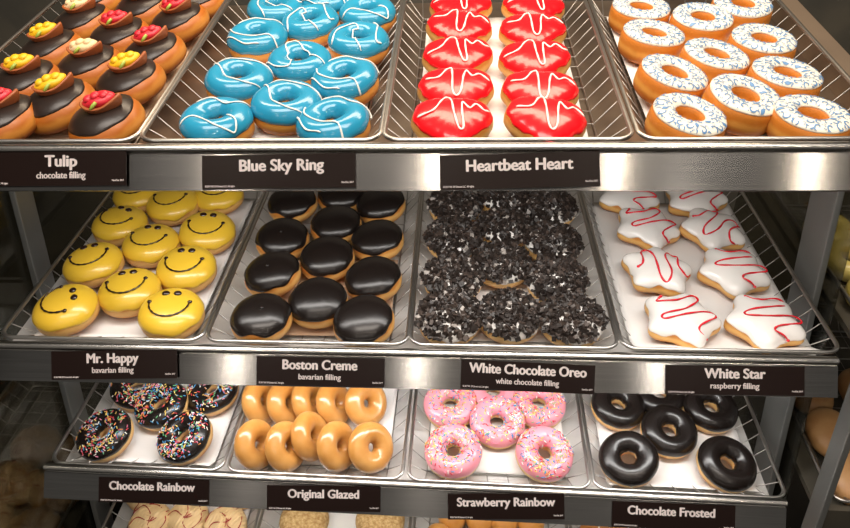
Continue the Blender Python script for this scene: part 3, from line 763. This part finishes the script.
for i, (u, v) in enumerate(YR):
    o = part('yellow_ring_doughnut', yr); o.matrix_world = place(1, u, v, FLOOR+.006, 10, -6, 0)
    tag(o, 'yellow glazed ring behind the right glass, %s of the %s column' % (ordinal(i//2), ('left', 'right')[i % 2]), 'doughnut', 'yellow rings in the next case')
ro = Dome(.05, .046, 311, lambda t: 1+.15*cos(2*(t-pi/2)), .85).body().mesh('tan_roll', mottle(mat('tan_roll_crust', (.45,.24,.10), .45), (.36,.17,.06), (.52,.30,.13), 14))
RO = [(1.49,.06),(1.60,.07),(1.49,.17),(1.60,.18),(1.49,.28),(1.60,.29)]
for i, (u, v) in enumerate(RO):
    o = part('tan_roll', ro); o.matrix_world = place(2, u, v, FLOOR+.006, 8, -6, 0)
    tag(o, 'tan filled roll behind the right glass, %s of the %s column' % (ordinal(i//2), ('left', 'right')[i % 2]), 'doughnut', 'tan rolls in the next case')
class Cruller(Dome):
    def pt(s, th, ph, off=0):
        p = Dome.pt(s, th, ph, off); k = 1 + .055*sin(11*th + 5*sin(ph) + 3*math.sin(ph*2)); return Vector((p.x*k, p.y*k, p.z*(1+.06*sin(9*th+4*ph))))
crl = Cruller(.056, .044, 321).body(88, 22).mesh('cruller', mottle(mat('cocoa_glaze', (.20,.11,.045), .4), (.13,.065,.025), (.30,.19,.085), 20))
CR = [(-.15,.06),(-.26,.07),(-.37,.07),(-.15,.17),(-.26,.18),(-.37,.18),(-.15,.285),(-.26,.29)]
for i, (u, v) in enumerate(CR):
    o = part('brown_cruller', crl); o.matrix_world = place(3, u, v, FLOOR+.006, 10, 6, R.uniform(0, 90))
    tag(o, 'brown twisted cruller behind the left glass, %s of the %s column' % (ordinal(i//3), ('right', 'middle', 'left')[i % 3]), 'doughnut', 'brown crullers in the next case')

# ------------------------------------------------------------------ the room
def struct(name, x0, x1, y0, y1, z0, z1, m):
    mb = MB(); mb.box(x0, x1, y0, y1, z0, z1); o = part(name, mb.mesh(name, m, False)); o['kind'] = 'structure'
struct('floor', -2.2, 3.6, -3.2, 1.2, -.05, 0, M_floor)
struct('wall_back', -2.2, 3.6, 1.2, 1.26, 0, 3.1, M_dark)
struct('wall_left', -2.26, -2.2, -3.2, 1.26, 0, 3.1, M_dark)
struct('wall_right', 3.6, 3.66, -3.2, 1.26, 0, 3.1, M_dark)

# ------------------------------------------------------------------ light
def area(name, loc, target, sx, sy, power, col, shape='RECTANGLE'):
    l = bpy.data.lights.new(name, 'AREA'); l.shape = shape; l.size = sx; l.size_y = sy; l.energy = power; l.color = col
    o = bpy.data.objects.new(name, l); C.objects.link(o); o.location = loc
    o.rotation_euler = (Vector(target)-Vector(loc)).to_track_quat('-Z', 'Y').to_euler()
for k, p, col in ((0, 2.8, (1,.96,.91)), (1, 3.5, (1,.98,.95)), (2, 1.5, (1,.95,.88))):
    q = SH[k] @ Vector((.70, .045, -.070))
    area('shelf_light', q, q + Vector((0, .30, -1)), 1.15, .03, p, col)
area('case_top_light', (.72, .48, 2.0), (.70, .24, 1.3), 1.4, .22, 11, (1,.80,.58))
for x in (-.246, .654, 1.41, 2.22):
    area('ceiling_spot', (x, -1.6, 2.75), (x*.4+.4, 0, 1.2), .06, .06, 2.2, (1,.86,.70), 'DISK')
for x in (-.60, .55, 2.04):
    area('far_ceiling_spot', (x, -3.0, 2.6), (x*.4+.4, 0, .9), .08, .08, 4.5, (1,.90,.80), 'DISK')
area('overhead_fill', (.7, -.55, 3.05), (.7, .0, .8), 2.4, .8, 62, (1,.90,.80))  # added broad fill from above, carries the general light instead of the spots
w = bpy.data.worlds.new('World'); bpy.context.scene.world = w; w.use_nodes = True
w.node_tree.nodes['Background'].inputs[0].default_value = (.9,.85,.78,1); w.node_tree.nodes['Background'].inputs[1].default_value = .16

# ------------------------------------------------------------------ camera
cam = bpy.data.cameras.new('Camera'); co = bpy.data.objects.new('Camera', cam); C.objects.link(co)
cam.sensor_width = 36; cam.lens = 720/850*36; cam.clip_start = .02
rt = Vector((.99885288,.04680147,-.01012649)); up = Vector((-.01708045,.54579985,.83774147)); fw = Vector((-.04473457,.83660752,-.54597315))
M = Matrix.Identity(4)
for i in range(3): M[i][0], M[i][1], M[i][2] = rt[i], up[i], -fw[i]
M.translation = (.75751, -.88547, 1.69223)
co.matrix_world = M
sc_ = bpy.context.scene; sc_.camera = co
sc_.view_settings.view_transform = 'Standard'; sc_.view_settings.look = 'None'; sc_.view_settings.exposure = 0
